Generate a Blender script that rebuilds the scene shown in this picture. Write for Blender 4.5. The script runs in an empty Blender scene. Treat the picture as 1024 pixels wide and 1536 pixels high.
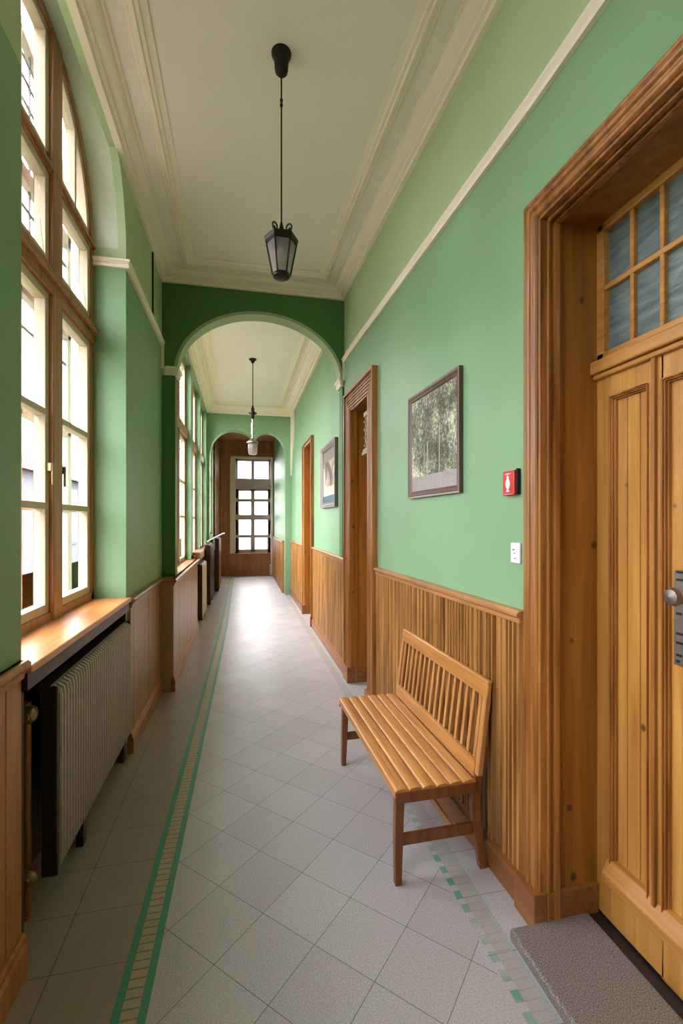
import bpy, bmesh, math, random
from mathutils import Vector
random.seed(4)
C = bpy.context.scene.collection
PI = math.pi
sin, cos = math.sin, math.cos

# ------------------------------------------------------------------ materials
def nodes(name):
    m = bpy.data.materials.new(name); m.use_nodes = True
    nt = m.node_tree; b = nt.nodes['Principled BSDF']
    return m, nt, b
def N(nt, t, **kw):
    n = nt.nodes.new(t)
    for k, v in kw.items(): setattr(n, k, v)
    return n
def lk(nt, a, b): nt.links.new(a, b)
def s2l(c):
    return tuple(((x/255)/12.92 if x/255 <= .04045 else ((x/255+.055)/1.055)**2.4) for x in c) + (1,)
def ramp(nt, fac, stops):
    r = N(nt, 'ShaderNodeValToRGB')
    e = r.color_ramp.elements
    while len(e) < len(stops): e.new(.5)
    for i, (p, c) in enumerate(stops):
        e[i].position = p; e[i].color = c
    lk(nt, fac, r.inputs['Fac']); return r.outputs['Color']
def math_(nt, op, a, b=None, c=None):
    n = N(nt, 'ShaderNodeMath', operation=op)
    for i, v in enumerate((a, b, c)):
        if v is None: continue
        if isinstance(v, (int, float)): n.inputs[i].default_value = v
        else: lk(nt, v, n.inputs[i])
    return n.outputs[0]
def mixc(nt, fac, a, b, mode='MIX'):
    n = N(nt, 'ShaderNodeMix', data_type='RGBA', blend_type=mode)
    for s, v in (('Factor', fac), ('A', a), ('B', b)):
        sock = [i for i in n.inputs if i.name == s and (i.type == ('VALUE' if s == 'Factor' else 'RGBA'))][0]
        if isinstance(v, (int, float, tuple)): sock.default_value = v
        else: lk(nt, v, sock)
    return [o for o in n.outputs if o.type == 'RGBA'][0]
def coords(nt, scale=(1, 1, 1)):
    t = N(nt, 'ShaderNodeTexCoord'); m = N(nt, 'ShaderNodeMapping')
    m.inputs['Scale'].default_value = scale
    lk(nt, t.outputs['Object'], m.inputs['Vector']); return m.outputs['Vector']
def bump(nt, b, h, strength=.2, dist=.01):
    n = N(nt, 'ShaderNodeBump'); n.inputs['Strength'].default_value = strength
    n.inputs['Distance'].default_value = dist
    lk(nt, h, n.inputs['Height']); lk(nt, n.outputs['Normal'], b.inputs['Normal'])

def paint(name, rgb, rough=.55, var=.06):
    m, nt, b = nodes(name)
    v = coords(nt); n = N(nt, 'ShaderNodeTexNoise'); n.inputs['Scale'].default_value = 1.7
    n.inputs['Detail'].default_value = 5; lk(nt, v, n.inputs['Vector'])
    c = s2l(rgb); d = tuple(x*(1-var) for x in c[:3])+(1,); e = tuple(min(1, x*(1+var)) for x in c[:3])+(1,)
    lk(nt, ramp(nt, n.outputs['Fac'], [(.3, d), (.7, e)]), b.inputs['Base Color'])
    b.inputs['Roughness'].default_value = rough
    n2 = N(nt, 'ShaderNodeTexNoise'); n2.inputs['Scale'].default_value = 90; lk(nt, v, n2.inputs['Vector'])
    bump(nt, b, n2.outputs['Fac'], .12, .004)
    return m
def plain(name, rgb, rough=.5, metal=0.0):
    m, nt, b = nodes(name)
    v = coords(nt); n = N(nt, 'ShaderNodeTexNoise'); n.inputs['Scale'].default_value = 25; lk(nt, v, n.inputs['Vector'])
    c = s2l(rgb)
    lk(nt, ramp(nt, n.outputs['Fac'], [(.3, tuple(x*.9 for x in c[:3])+(1,)), (.7, tuple(min(1, x*1.1) for x in c[:3])+(1,))]), b.inputs['Base Color'])
    b.inputs['Roughness'].default_value = rough; b.inputs['Metallic'].default_value = metal
    return m
def wood(name, light, dark, axis='Z', rough=.38, knots=0.0, knot_scale=5.0, fine=1.0, streak=1.0):
    m, nt, b = nodes(name)
    sc = {'X': (1.2, 22, 22), 'Y': (22, 1.2, 22), 'Z': (22, 22, 1.2)}[axis]
    v = coords(nt, tuple(s*fine for s in sc))
    n = N(nt, 'ShaderNodeTexNoise'); n.inputs['Scale'].default_value = 1.6; n.inputs['Detail'].default_value = 6
    n.inputs['Distortion'].default_value = .6; lk(nt, v, n.inputs['Vector'])
    sc2 = {'X': (.5, 6, 6), 'Y': (6, .5, 6), 'Z': (6, 6, .5)}[axis]
    v2 = coords(nt, sc2); n2 = N(nt, 'ShaderNodeTexNoise'); n2.inputs['Scale'].default_value = 1.3; lk(nt, v2, n2.inputs['Vector'])
    f = math_(nt, 'ADD', math_(nt, 'MULTIPLY', n.outputs['Fac'], .6*streak), math_(nt, 'MULTIPLY', n2.outputs['Fac'], .4))
    f = math_(nt, 'ADD', f, .3*(1-streak)*1.0)
    L, D = s2l(light), s2l(dark)
    M = tuple((a+c)/2 for a, c in zip(L, D))
    col = ramp(nt, f, [(.32, D), (.5, M), (.66, L)])
    if knots > 0:
        sk = {'X': (.9, 1, 1), 'Y': (1, .9, 1), 'Z': (1, 1, .83)}[axis]
        v3 = coords(nt, sk); vo = N(nt, 'ShaderNodeTexVoronoi'); vo.inputs['Scale'].default_value = knot_scale
        lk(nt, v3, vo.inputs['Vector'])
        k = math_(nt, 'LESS_THAN', vo.outputs['Distance'], knots)
        k = ramp(nt, vo.outputs['Distance'], [(0, (1, 1, 1, 1)), (knots, (.85, .85, .85, 1)), (knots*1.6, (0, 0, 0, 1))])
        col = mixc(nt, k, col, tuple(x*.25 for x in D[:3])+(1,))
    lk(nt, col, b.inputs['Base Color'])
    b.inputs['Roughness'].default_value = rough
    bump(nt, b, n.outputs['Fac'], .12, .003)
    return m
def glass(name, tint=(1, 1, 1, 1), rough=.02):
    m = bpy.data.materials.new(name); m.use_nodes = True; nt = m.node_tree
    nt.nodes.remove(nt.nodes['Principled BSDF']); out = nt.nodes['Material Output']
    t = N(nt, 'ShaderNodeBsdfTransparent'); t.inputs['Color'].default_value = tint
    g = N(nt, 'ShaderNodeBsdfGlossy'); g.inputs['Roughness'].default_value = rough
    f = N(nt, 'ShaderNodeFresnel'); ge = N(nt, 'ShaderNodeNewGeometry'); lk(nt, math_(nt, 'ADD', 1.4, math_(nt, 'MULTIPLY', ge.outputs['Backfacing'], 1/1.4-1.4)), f.inputs['IOR'])
    mx = N(nt, 'ShaderNodeMixShader'); lk(nt, f.outputs[0], mx.inputs[0]); lk(nt, t.outputs[0], mx.inputs[1]); lk(nt, g.outputs[0], mx.inputs[2])
    lk(nt, mx.outputs[0], out.inputs['Surface']); return m

M = {}
M['green'] = paint('green_wall_paint', (126, 166, 126), .5)
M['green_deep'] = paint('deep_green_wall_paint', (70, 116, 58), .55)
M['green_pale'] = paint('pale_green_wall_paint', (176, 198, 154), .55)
M['mint'] = paint('pale_mint_paint', (206, 218, 200), .55)
M['cream'] = paint('cream_plaster', (240, 229, 212), .6, .03)
M['ceil'] = paint('ceiling_paint', (238, 231, 224), .7, .03)
M['archtrim'] = paint('arch_edge_paint', (158, 178, 138), .6)
M['oak'] = wood('golden_oak', (196, 144, 78), (106, 66, 28), 'Z', .36)
M['oak_y'] = wood('golden_oak_lengthwise', (192, 140, 86), (130, 84, 44), 'Y', .34)
M['pine'] = wood('honey_pine', (206, 154, 80), (160, 106, 42), 'Z', .35, .062, 7.3, .8)
M['pine_y'] = wood('honey_pine_lengthwise', (206, 154, 82), (160, 106, 46), 'Y', .35)
M['reveal'] = wood('reveal_pine', (168, 112, 44), (120, 74, 22), 'Z', .36, .075, 7.1, .8)
M['casing'] = wood('casing_oak', (188, 128, 62), (108, 62, 24), 'Z', .3)
M['casing_dark'] = wood('skirting_brown_wood', (160, 104, 54), (108, 64, 28), 'Y', .35)
M['brown'] = wood('brown_wood', (160, 110, 74), (112, 70, 42), 'Z', .36)
M['brown_y'] = wood('brown_wood_lengthwise', (178, 124, 82), (126, 80, 48), 'Y', .34)
M['panel'] = wood('left_panel_wood', (174, 138, 102), (136, 102, 72), 'Z', .34)
M['orange'] = wood('near_panel_wood', (194, 130, 66), (142, 84, 36), 'Z', .34)
M['sill'] = wood('sill_wood', (218, 152, 92), (180, 112, 60), 'Y', .3)
M['benchwood_y'] = wood('bench_wood_lengthwise', (204, 148, 80), (156, 100, 46), 'Y', .3)
M['benchwood'] = wood('bench_wood_upright', (204, 150, 90), (156, 102, 54), 'Z', .32)
M['benchleg'] = wood('bench_leg_wood', (146, 88, 46), (94, 50, 24), 'Z', .32)
M['vest'] = wood('vestibule_wood', (184, 128, 86), (134, 86, 54), 'Z', .4)
M['frame_brown'] = wood('window_frame_wood', (186, 132, 84), (138, 88, 50), 'Z', .4)
M['sash'] = paint('sash_cream_paint', (200, 184, 158), .45, .03)
M['outer'] = paint('outer_sash_grey_paint', (176, 172, 168), .5, .05)
M['greysash'] = paint('grey_sash_paint', (186, 174, 170), .5, .05)
M['lead'] = plain('lead_came', (90, 90, 92), .5, .5)
M['radiator'] = plain('radiator_grey', (172, 162, 152), .42, .2)
M['radiator_dark'] = plain('radiator_dark', (52, 40, 32), .4, .2)
M['radiator_white'] = plain('radiator_pale', (190, 186, 178), .4, .1)
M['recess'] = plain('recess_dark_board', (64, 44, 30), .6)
M['brass'] = plain('aged_brass', (168, 140, 100), .35, .8)
M['iron'] = plain('black_iron', (40, 36, 34), .45, .6)
M['chrome'] = plain('polished_metal', (190, 186, 180), .25, .9)
M['steel'] = plain('worn_steel', (140, 132, 124), .4, .8)
M['red'] = plain('red_plastic', (196, 42, 42), .35)
M['white'] = plain('white_plastic', (232, 224, 230), .35)
M['darkmark'] = plain('dark_marking', (60, 50, 60), .5)
M['picframe'] = wood('picture_frame_wood', (112, 88, 80), (72, 54, 48), 'Z', .3)
M['greyframe'] = plain('grey_picture_frame', (120, 108, 108), .35, .2)
M['carved'] = plain('weathered_carving', (168, 150, 122), .6)
M['jamb'] = paint('pale_jamb_paint', (226, 222, 208), .5, .03)
M['black'] = plain('black_stone', (30, 32, 32), .35)
M['glass'] = glass('clear_glass')
M['lampglass'] = glass('smoky_glass', (.75, .73, .75, 1), .15)
nt = M['lampglass'].node_tree; ms = [q for q in nt.nodes if q.type == 'MIX_SHADER'][0]
tl = N(nt, 'ShaderNodeBsdfTranslucent'); tl.inputs['Color'].default_value = (.55, .5, .48, 1)
df = N(nt, 'ShaderNodeBsdfDiffuse'); df.inputs['Color'].default_value = (.55, .5, .48, 1)
m1 = N(nt, 'ShaderNodeMixShader'); lk(nt, tl.outputs[0], m1.inputs[1]); lk(nt, df.outputs[0], m1.inputs[2])
m2 = N(nt, 'ShaderNodeMixShader'); m2.inputs[0].default_value = .5; lk(nt, ms.outputs[0], m2.inputs[1]); lk(nt, m1.outputs[0], m2.inputs[2]); lk(nt, m2.outputs[0], nt.nodes['Material Output'].inputs['Surface'])

# frosted transom glass
m, nt, b = nodes('obscure_transom_glass'); v = coords(nt, (3, 3, 14))
n = N(nt, 'ShaderNodeTexNoise'); n.inputs['Scale'].default_value = 3; n.inputs['Detail'].default_value = 4; lk(nt, v, n.inputs['Vector'])
lk(nt, ramp(nt, n.outputs['Fac'], [(.35, s2l((88, 106, 106))), (.7, s2l((124, 140, 138)))]), b.inputs['Base Color'])
b.inputs['Roughness'].default_value = .18; bump(nt, b, n.outputs['Fac'], .3, .01); M['frost'] = m

# speckled stone step
m, nt, b = nodes('speckled_stone'); v = coords(nt)
n = N(nt, 'ShaderNodeTexNoise'); n.inputs['Scale'].default_value = 260; n.inputs['Detail'].default_value = 2; lk(nt, v, n.inputs['Vector'])
n2 = N(nt, 'ShaderNodeTexNoise'); n2.inputs['Scale'].default_value = 5; lk(nt, v, n2.inputs['Vector'])
c1 = ramp(nt, n.outputs['Fac'], [(.38, s2l((82, 77, 74))), (.62, s2l((158, 152, 148)))])
lk(nt, mixc(nt, math_(nt, 'MULTIPLY', n2.outputs['Fac'], .4), c1, s2l((116, 106, 98))), b.inputs['Base Color'])
b.inputs['Roughness'].default_value = .6; bump(nt, b, n.outputs['Fac'], .4, .004); M['stone'] = m

# floor
m, nt, b = nodes('stone_tile_floor')
tc = N(nt, 'ShaderNodeTexCoord'); sx = N(nt, 'ShaderNodeSeparateXYZ'); lk(nt, tc.outputs['Object'], sx.inputs[0])
X, Y = sx.outputs['X'], sx.outputs['Y']
# border line drifts slightly
c0 = math_(nt, 'ADD', math_(nt, 'MULTIPLY', math_(nt, 'SUBTRACT', Y, 1.3), .0165), -.360)
c0 = math_(nt, 'MINIMUM', c0, -.262)
u = math_(nt, 'SUBTRACT', X, c0)
au = math_(nt, 'ABSOLUTE', u)
def less(a, k): return math_(nt, 'LESS_THAN', a, k)
def joint(val, size, half):       # 1 on joint
    q = math_(nt, 'DIVIDE', val, size)
    f = math_(nt, 'SUBTRACT', q, math_(nt, 'ROUND', q))
    return less(math_(nt, 'ABSOLUTE', f), half/size)
S = .2588; r2 = math.sqrt(.5)
dx = math_(nt, 'ADD', X, .28); dy = math_(nt, 'SUBTRACT', Y, 1.903)
A = math_(nt, 'MULTIPLY', math_(nt, 'ADD', dx, dy), r2); B = math_(nt, 'MULTIPLY', math_(nt, 'SUBTRACT', dy, dx), r2)
jd = math_(nt, 'MAXIMUM', joint(A, S, .0013), joint(B, S, .0013))
# per tile tone
def tile(val, size): return math_(nt, 'ROUND', math_(nt, 'SUBTRACT', math_(nt, 'DIVIDE', val, size), .5))
cmb = N(nt, 'ShaderNodeCombineXYZ'); lk(nt, tile(A, S), cmb.inputs[0]); lk(nt, tile(B, S), cmb.inputs[1])
wn = N(nt, 'ShaderNodeTexWhiteNoise'); lk(nt, cmb.outputs[0], wn.inputs['Vector'])
ys = math_(nt, 'SUBTRACT', Y, 1.80)
jb = math_(nt, 'MAXIMUM', joint(ys, S, .0013), joint(math_(nt, 'ADD', X, .66), 2.0, .0018))
cmb2 = N(nt, 'ShaderNodeCombineXYZ'); lk(nt, tile(ys, S), cmb2.inputs[0]); cmb2.inputs[1].default_value = 7
wn2 = N(nt, 'ShaderNodeTexWhiteNoise'); lk(nt, cmb2.outputs[0], wn2.inputs['Vector'])
left = less(u, -.05); right = math_(nt, 'GREATER_THAN', X, .885)
border = math_(nt, 'MAXIMUM', left, right)
J = math_(nt, 'ADD', math_(nt, 'MULTIPLY', jd, math_(nt, 'SUBTRACT', 1, border)), math_(nt, 'MULTIPLY', jb, border))
v = coords(nt)
n1 = N(nt, 'ShaderNodeTexNoise'); n1.inputs['Scale'].default_value = 170; n1.inputs['Detail'].default_value = 4; n1.inputs['Roughness'].default_value = .7; lk(nt, v, n1.inputs['Vector'])
n2 = N(nt, 'ShaderNodeTexNoise'); n2.inputs['Scale'].default_value = 4; n2.inputs['Detail'].default_value = 4; lk(nt, v, n2.inputs['Vector'])
base = ramp(nt, n1.outputs['Fac'], [(.36, s2l((164, 165, 168))), (.64, s2l((206, 206, 209)))])
base = mixc(nt, math_(nt, 'MULTIPLY', n2.outputs['Fac'], .45), base, s2l((168, 164, 166)))
tone = ramp(nt, wn.outputs['Value'], [(0, (.9, .89, .88, 1)), (1, (1.0, 1.0, 1.0, 1))])
base = mixc(nt, 1.0, base, tone, 'MULTIPLY')
base = mixc(nt, math_(nt, 'MULTIPLY', left, .6), base, s2l((140, 122, 104)))  # shade along the left wall painted in: border tiles tinted darker and warmer
grout = s2l((84, 80, 76))
col = mixc(nt, math_(nt, 'MULTIPLY', J, .8), base, grout)
# left ladder band
def rng(val, a, bb): return math_(nt, 'MULTIPLY', math_(nt, 'GREATER_THAN', val, a), less(val, bb))
inb = less(au, .056)
rung = joint(Y, .0345, .003)
beige = mixc(nt, n1.outputs['Fac'], s2l((150, 138, 112)), s2l((186, 172, 146)))
beige = mixc(nt, rung, beige, s2l((112, 122, 104)))
col = mixc(nt, inb, col, beige)
greenband = rng(au, .028, .056)
gr = mixc(nt, n1.outputs['Fac'], s2l((54, 128, 108)), s2l((80, 156, 134)))
col = mixc(nt, greenband, col, gr)
# right dashed band
fr = math_(nt, 'FRACT', math_(nt, 'DIVIDE', Y, .072)); dash = less(fr, .58)
d1 = math_(nt, 'MULTIPLY', rng(X, .892, .922), dash)
d1 = math_(nt, 'MULTIPLY', d1, less(Y, 3.4))
wear = ramp(nt, n2.outputs['Fac'], [(.4, (.25, .25, .25, 1)), (.6, (1, 1, 1, 1))])
inr = math_(nt, 'MULTIPLY', rng(X, .922, .985), .5)
col = mixc(nt, inr, col, mixc(nt, joint(Y, .036, .0018), s2l((158, 152, 136)), s2l((120, 120, 112))))
col = mixc(nt, math_(nt, 'MULTIPLY', math_(nt, 'MULTIPLY', d1, wear), .9), col, s2l((84, 154, 128)))
d2 = math_(nt, 'MULTIPLY', rng(X, .985, 1.0), .3)
col = mixc(nt, d2, col, s2l((84, 150, 128)))
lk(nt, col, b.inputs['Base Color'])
rr = ramp(nt, n2.outputs['Fac'], [(.3, (.35,)*3+(1,)), (.7, (.46,)*3+(1,))]); lk(nt, rr, b.inputs['Roughness'])
bump(nt, b, math_(nt, 'SUBTRACT', math_(nt, 'MULTIPLY', n1.outputs['Fac'], .15), J), .2, .0015)
b.inputs['Specular IOR Level'].default_value = .4
M['floor'] = m

# pictures
m, nt, b = nodes('woodland_print'); tc = N(nt, 'ShaderNodeTexCoord'); sx = N(nt, 'ShaderNodeSeparateXYZ'); lk(nt, tc.outputs['Generated'], sx.inputs[0])
v = coords(nt, (1, 1, 1)); n = N(nt, 'ShaderNodeTexNoise'); n.inputs['Scale'].default_value = 55; n.inputs['Detail'].default_value = 5; n.inputs['Roughness'].default_value = .75; lk(nt, v, n.inputs['Vector'])
n2 = N(nt, 'ShaderNodeTexNoise'); n2.inputs['Scale'].default_value = 5; n2.inputs['Detail'].default_value = 3; lk(nt, v, n2.inputs['Vector'])
f = math_(nt, 'ADD', math_(nt, 'MULTIPLY', n.outputs['Fac'], .62), math_(nt, 'MULTIPLY', n2.outputs['Fac'], .5))
c1 = ramp(nt, f, [(.44, s2l((44, 46, 38))), (.56, s2l((104, 108, 88))), (.68, s2l((216, 218, 192)))])
g = less(sx.outputs['Z'], .16)
c1 = mixc(nt, g, c1, mixc(nt, n.outputs['Fac'], s2l((110, 104, 104)), s2l((190, 182, 180))))
t1 = math_(nt, 'MULTIPLY', rng(sx.outputs['Y'], .34, .36), less(sx.outputs['Z'], .62)); t2 = math_(nt, 'MULTIPLY', rng(sx.outputs['Y'], .6, .625), less(sx.outputs['Z'], .5))
t3 = math_(nt, 'MULTIPLY', rng(sx.outputs['Y'], .68, .695), less(sx.outputs['Z'], .48))
c1 = mixc(nt, math_(nt, 'MAXIMUM', t1, math_(nt, 'MAXIMUM', t2, t3)), c1, s2l((156, 158, 138)))
lk(nt, c1, b.inputs['Base Color']); b.inputs['Roughness'].default_value = .5; b.inputs['Specular IOR Level'].default_value = .25; M['art1'] = m
m, nt, b = nodes('pale_poster_print'); tc = N(nt, 'ShaderNodeTexCoord'); sx = N(nt, 'ShaderNodeSeparateXYZ'); lk(nt, tc.outputs['Generated'], sx.inputs[0])
v = coords(nt); n = N(nt, 'ShaderNodeTexNoise'); n.inputs['Scale'].default_value = 3.2; n.inputs['Detail'].default_value = 3; n.inputs['Distortion'].default_value = .6; lk(nt, v, n.inputs['Vector'])
c1 = ramp(nt, n.outputs['Fac'], [(.4, s2l((92, 74, 62))), (.52, s2l((176, 160, 146))), (.6, s2l((206, 196, 182)))])
c1 = mixc(nt, less(sx.outputs['Z'], .3), c1, s2l((202, 190, 170)))
c1 = mixc(nt, less(sx.outputs['Z'], .13), c1, s2l((60, 96, 116)))
c1 = mixc(nt, math_(nt, 'GREATER_THAN', sx.outputs['Z'], .78), c1, s2l((120, 110, 100)))
lk(nt, c1, b.inputs['Base Color']); b.inputs['Roughness'].default_value = .5; b.inputs['Specular IOR Level'].default_value = .25; M['art2'] = m

M['gravel'] = paint('gravel_beige', (84, 88, 66), .9, .2)
M['facade'] = paint('facade_render', (92, 96, 106), .8, .05)
M['rooftile'] = paint('roof_tile', (120, 92, 84), .8, .1)
M['farglass'] = plain('far_window_glass', (60, 70, 84), .2)

# ------------------------------------------------------------------ mesh helpers
ORG = {}
class MB:
    def __init__(s): s.bm = bmesh.new(); s.mi = 0
    def face(s, pts):
        vs = [s.bm.verts.new(p) for p in pts]
        try:
            f = s.bm.faces.new(vs); f.material_index = s.mi; return f
        except ValueError: return None
    def hexa(s, p):      # 8 points: bottom 4 ccw, top 4 ccw
        v = [s.bm.verts.new(q) for q in p]
        for a in ((3, 2, 1, 0), (4, 5, 6, 7), (0, 1, 5, 4), (1, 2, 6, 5), (2, 3, 7, 6), (3, 0, 4, 7)):
            f = s.bm.faces.new([v[i] for i in a]); f.material_index = s.mi
        return s
    def box(s, x0, x1, y0, y1, z0, z1):
        x0, x1 = sorted((x0, x1)); y0, y1 = sorted((y0, y1)); z0, z1 = sorted((z0, z1))
        return s.hexa([(x0, y0, z0), (x1, y0, z0), (x1, y1, z0), (x0, y1, z0), (x0, y0, z1), (x1, y0, z1), (x1, y1, z1), (x0, y1, z1)])
    def rings(s, rings, closed=True, caps=True, loop=False):   # list of rings of points
        V = [[s.bm.verts.new(p) for p in r] for r in rings]
        n = len(V[0]); R = len(V)
        for i in range(R if loop else R-1):
            a, b = V[i], V[(i+1) % R]
            for j in range(n if closed else n-1):
                k = (j+1) % n
                try:
                    f = s.bm.faces.new((a[j], a[k], b[k], b[j])); f.material_index = s.mi
                except ValueError: pass
        if caps and closed and not loop:
            for r in (V[0], V[-1]):
                try: s.bm.faces.new(r).material_index = s.mi
                except ValueError: pass
        return s
    def tube(s, path, r, n=10, r2=None):
        path = [Vector(p) for p in path]; R = []
        up = None
        for i, p in enumerate(path):
            d = (path[min(i+1, len(path)-1)]-path[max(i-1, 0)]).normalized()
            if up is None: up = Vector((0, 0, 1)) if abs(d.z) < .9 else Vector((1, 0, 0))
            a = d.cross(up).normalized(); b = d.cross(a).normalized(); up = b.cross(d) if False else up
            rr = r if r2 is None else r+(r2-r)*i/(len(path)-1)
            R.append([tuple(p+a*rr*cos(2*PI*k/n)+b*rr*sin(2*PI*k/n)) for k in range(n)])
        return s.rings(R)
    def lathe(s, prof, c, n=20, ph=0):       # prof: (r,z)
        return s.rings([[(c[0]+max(r, 1e-4)*cos(2*PI*k/n+ph), c[1]+max(r, 1e-4)*sin(2*PI*k/n+ph), c[2]+z) for k in range(n)] for r, z in prof])
    def build(s, name, mat, parent=None, bevel=0, smooth=False, kind=None, label=None, seg=2):
        bmesh.ops.remove_doubles(s.bm, verts=s.bm.verts, dist=1e-6)
        bmesh.ops.recalc_face_normals(s.bm, faces=s.bm.faces)
        me = bpy.data.meshes.new(name)
        off = Vector((0, 0, 0))
        if parent is not None: off = ORG[parent.name]
        if off.length: bmesh.ops.translate(s.bm, verts=s.bm.verts, vec=-off)
        s.bm.to_mesh(me); s.bm.free()
        for q in (mat if isinstance(mat, (list, tuple)) else [mat]): me.materials.append(q)
        o = bpy.data.objects.new(name, me); C.objects.link(o)
        ORG[o.name] = off.copy()
        if parent is not None: o.parent = parent
        if smooth:
            for p in me.polygons: p.use_smooth = True
            me.set_sharp_from_angle(angle=math.radians(35))
        if bevel:
            md = o.modifiers.new('bevel', 'BEVEL'); md.width = bevel; md.segments = seg; md.limit_method = 'ANGLE'
        if kind: o['kind'] = kind
        if label: o['label'] = label
        return o
def thing(name, loc, label, cat, group=None, kind=None):
    o = bpy.data.objects.new(name, None); C.objects.link(o); o.location = loc
    o.empty_display_size = .1
    ORG[o.name] = Vector(loc); o['label'] = label
    if cat: o['category'] = cat
    if group: o['group'] = group
    if kind: o['kind'] = kind
    return o
def tag(o, label, cat, group=None, kind=None):
    o['label'] = label; o['category'] = cat
    if group: o['group'] = group
    if kind: o['kind'] = kind
    return o

# ------------------------------------------------------------------ layout
XL = -.765            # left wall face, first bay
XL2 = -.705           # left wall face, second bay
def XR(y):            # right wall face
    if y <= 1.66: return 1.165
    if y >= 4.44: return 1.073
    return 1.165+(1.073-1.165)*(y-1.66)/(4.44-1.66)
YA0, YA1 = 4.80, 4.95     # first arch wall
YB0, YB1 = 10.04, 10.30   # second arch wall
YE = 13.9
YBK = -2.2
ZC = 4.06
ZR = 3.34             # picture rail
OUT = -1.045
OUT2 = -.84

# floor
mb = MB(); mb.box(-1.6, 1.9, YBK-.2, YE+.3, -.12, 0)
tag(mb.build('floor', M['floor']), 'grey speckled stone tile floor laid diagonally with green border lines', 'floor', kind='structure')

# ceiling
mb = MB(); mb.box(XL-.05, 1.5, YBK-.2, YB1, ZC, ZC+.3)
tag(mb.build('ceiling', M['ceil']), 'pale cream flat ceiling of the corridor', 'ceiling', kind='structure')

# cornice, ceiling moulding loops
def loop_sweep(mb, corners, prof):
    rings = []
    for (x, y, sx_, sy_) in corners:
        rings.append([(x+sx_*o, y+sy_*o, z) for o, z in prof])
    mb.rings(rings, loop=True)
def bay_corners(xl, y0, y1, ex=()):
    return [(xl, y0, 1, 1), (xl, y1, 1, -1), (XR(y1), y1, -1, -1)]+[(XR(e), e, -1, 0) for e in ex]+[(XR(y0), y0, -1, 1)]
CORN = [(-.01, 3.955), (.03, 3.955), (.035, 3.975), (.055, 3.98), (.06, 3.995), (.085, 4.005), (.11, 4.03), (.115, 4.045), (.13, 4.047), (.13, ZC+.01), (-.01, ZC+.01)]
MOULD = [(.215, ZC+.01), (.215, 4.052), (.225, 4.042), (.24, 4.042), (.247, 4.03), (.265, 4.026), (.272, 4.036), (.29, 4.036), (.297, 4.046), (.315, 4.05), (.33, 4.052), (.33, ZC+.01)]
for (xl, a, b_, ex, nm, lab) in ((XL, YBK, YA0, (4.44, 1.66), 1, 'cream stepped cornice around the near ceiling before the arch'),
                            (XL2, YA1, YB0, (), 2, 'cream stepped cornice around the far ceiling beyond the first arch')):
    mb = MB(); cs = bay_corners(xl, a, b_, ex)
    if nm == 1: loop_sweep(mb, cs, CORN)
    else: loop_sweep(mb, cs, [(o*1.25, z-.02-(ZC-z)*.55 if z < 4.05 else z) for o, z in CORN])
    o = mb.build('trim_%d' % nm, M['cream'], smooth=True); tag(o, lab, 'cornice', kind='structure')
    mb = MB(); loop_sweep(mb, cs, MOULD)
    o = mb.build('trim_%d' % (nm+2), M['cream'], smooth=True)
    tag(o, ['raised cream moulding forming a panel on the near ceiling', 'raised cream moulding forming a panel on the ceiling past the arch'][nm-1], 'moulding', kind='structure')

# ------------------------------------------------------------------ left wall
NR = .76; ZS = 3.44
niches = [2.60, .20]
mb = MB()
def lbox(y0, y1, x0=OUT, x1=XL, z0=0, z1=4.4):
    zr = 3.22 if .9 < y0 < 1 else ZR
    if z0 < zr < z1:
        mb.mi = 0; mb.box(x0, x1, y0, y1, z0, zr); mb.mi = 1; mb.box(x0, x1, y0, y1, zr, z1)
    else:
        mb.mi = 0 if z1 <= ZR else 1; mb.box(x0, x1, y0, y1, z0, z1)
edges = sorted([(c-NR, c+NR) for c in niches])
ys = YBK-.2
for a, b_ in edges:
    lbox(ys, a); ys = b_
lbox(ys, YA0+.1)
mb.mi = 1
K = 28
for c in niches:
    mb.mi = 0
    mb.box(OUT, -.97, c-NR, c+NR, 0, 1.05)          # back of radiator recess
    mb.mi = 3
    pts = [(c-NR*cos(PI*k/K), ZS+NR*sin(PI*k/K)) for k in range(K+1)]
    # deep part (intrados)
    for k in range(K):
        mb.mi = 3; (ya, za), (yb, zb) = pts[k], pts[k+1]
        mb.hexa([(OUT, ya, za), (XL-.05, ya, za), (XL-.05, yb, zb), (OUT, yb, zb), (OUT, ya, 4.4), (XL-.05, ya, 4.4), (XL-.05, yb, 4.4), (OUT, yb, 4.4)])
        mb.mi = 1; za2, zb2 = min(za, 3.96), min(zb, 3.96)
        mb.hexa([(XL-.05, ya, za2), (XL, ya, za2), (XL, yb, zb2), (XL-.05, yb, zb2), (XL-.05, ya, 4.4), (XL, ya, 4.4), (XL, yb, 4.4), (XL-.05, yb, 4.4)])
# second bay: windows rectangular
win2 = [(5.3, 6.88), (7.1, 8.33), (8.55, 9.7)]
mb.mi = 2
ys = YA0+.1
for a, b_ in win2:
    mb.box(OUT2, XL2, ys, a, 0, 4.4); mb.box(OUT2, XL2, a, b_, 0, 1.0); mb.box(OUT2, XL2, a, b_, 3.82, 4.4); ys = b_
mb.box(OUT2, XL2, ys, YB1, 0, 4.4)
# vestibule
mb.box(-.80, -.67, YB1, 10.45, 0, 4.4); mb.box(-.80, -.67, 11.45, YE+.2, 0, 4.4); mb.box(-.80, -.67, 10.45, 11.45, 0, 1.3); mb.box(-.80, -.67, 10.45, 11.45, 3.4, 4.4)
tag(mb.build('wall_left', [M['green'], M['green_pale'], M['green'], M['mint']]), 'green painted left wall with arched window niches', 'wall', kind='structure')

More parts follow.
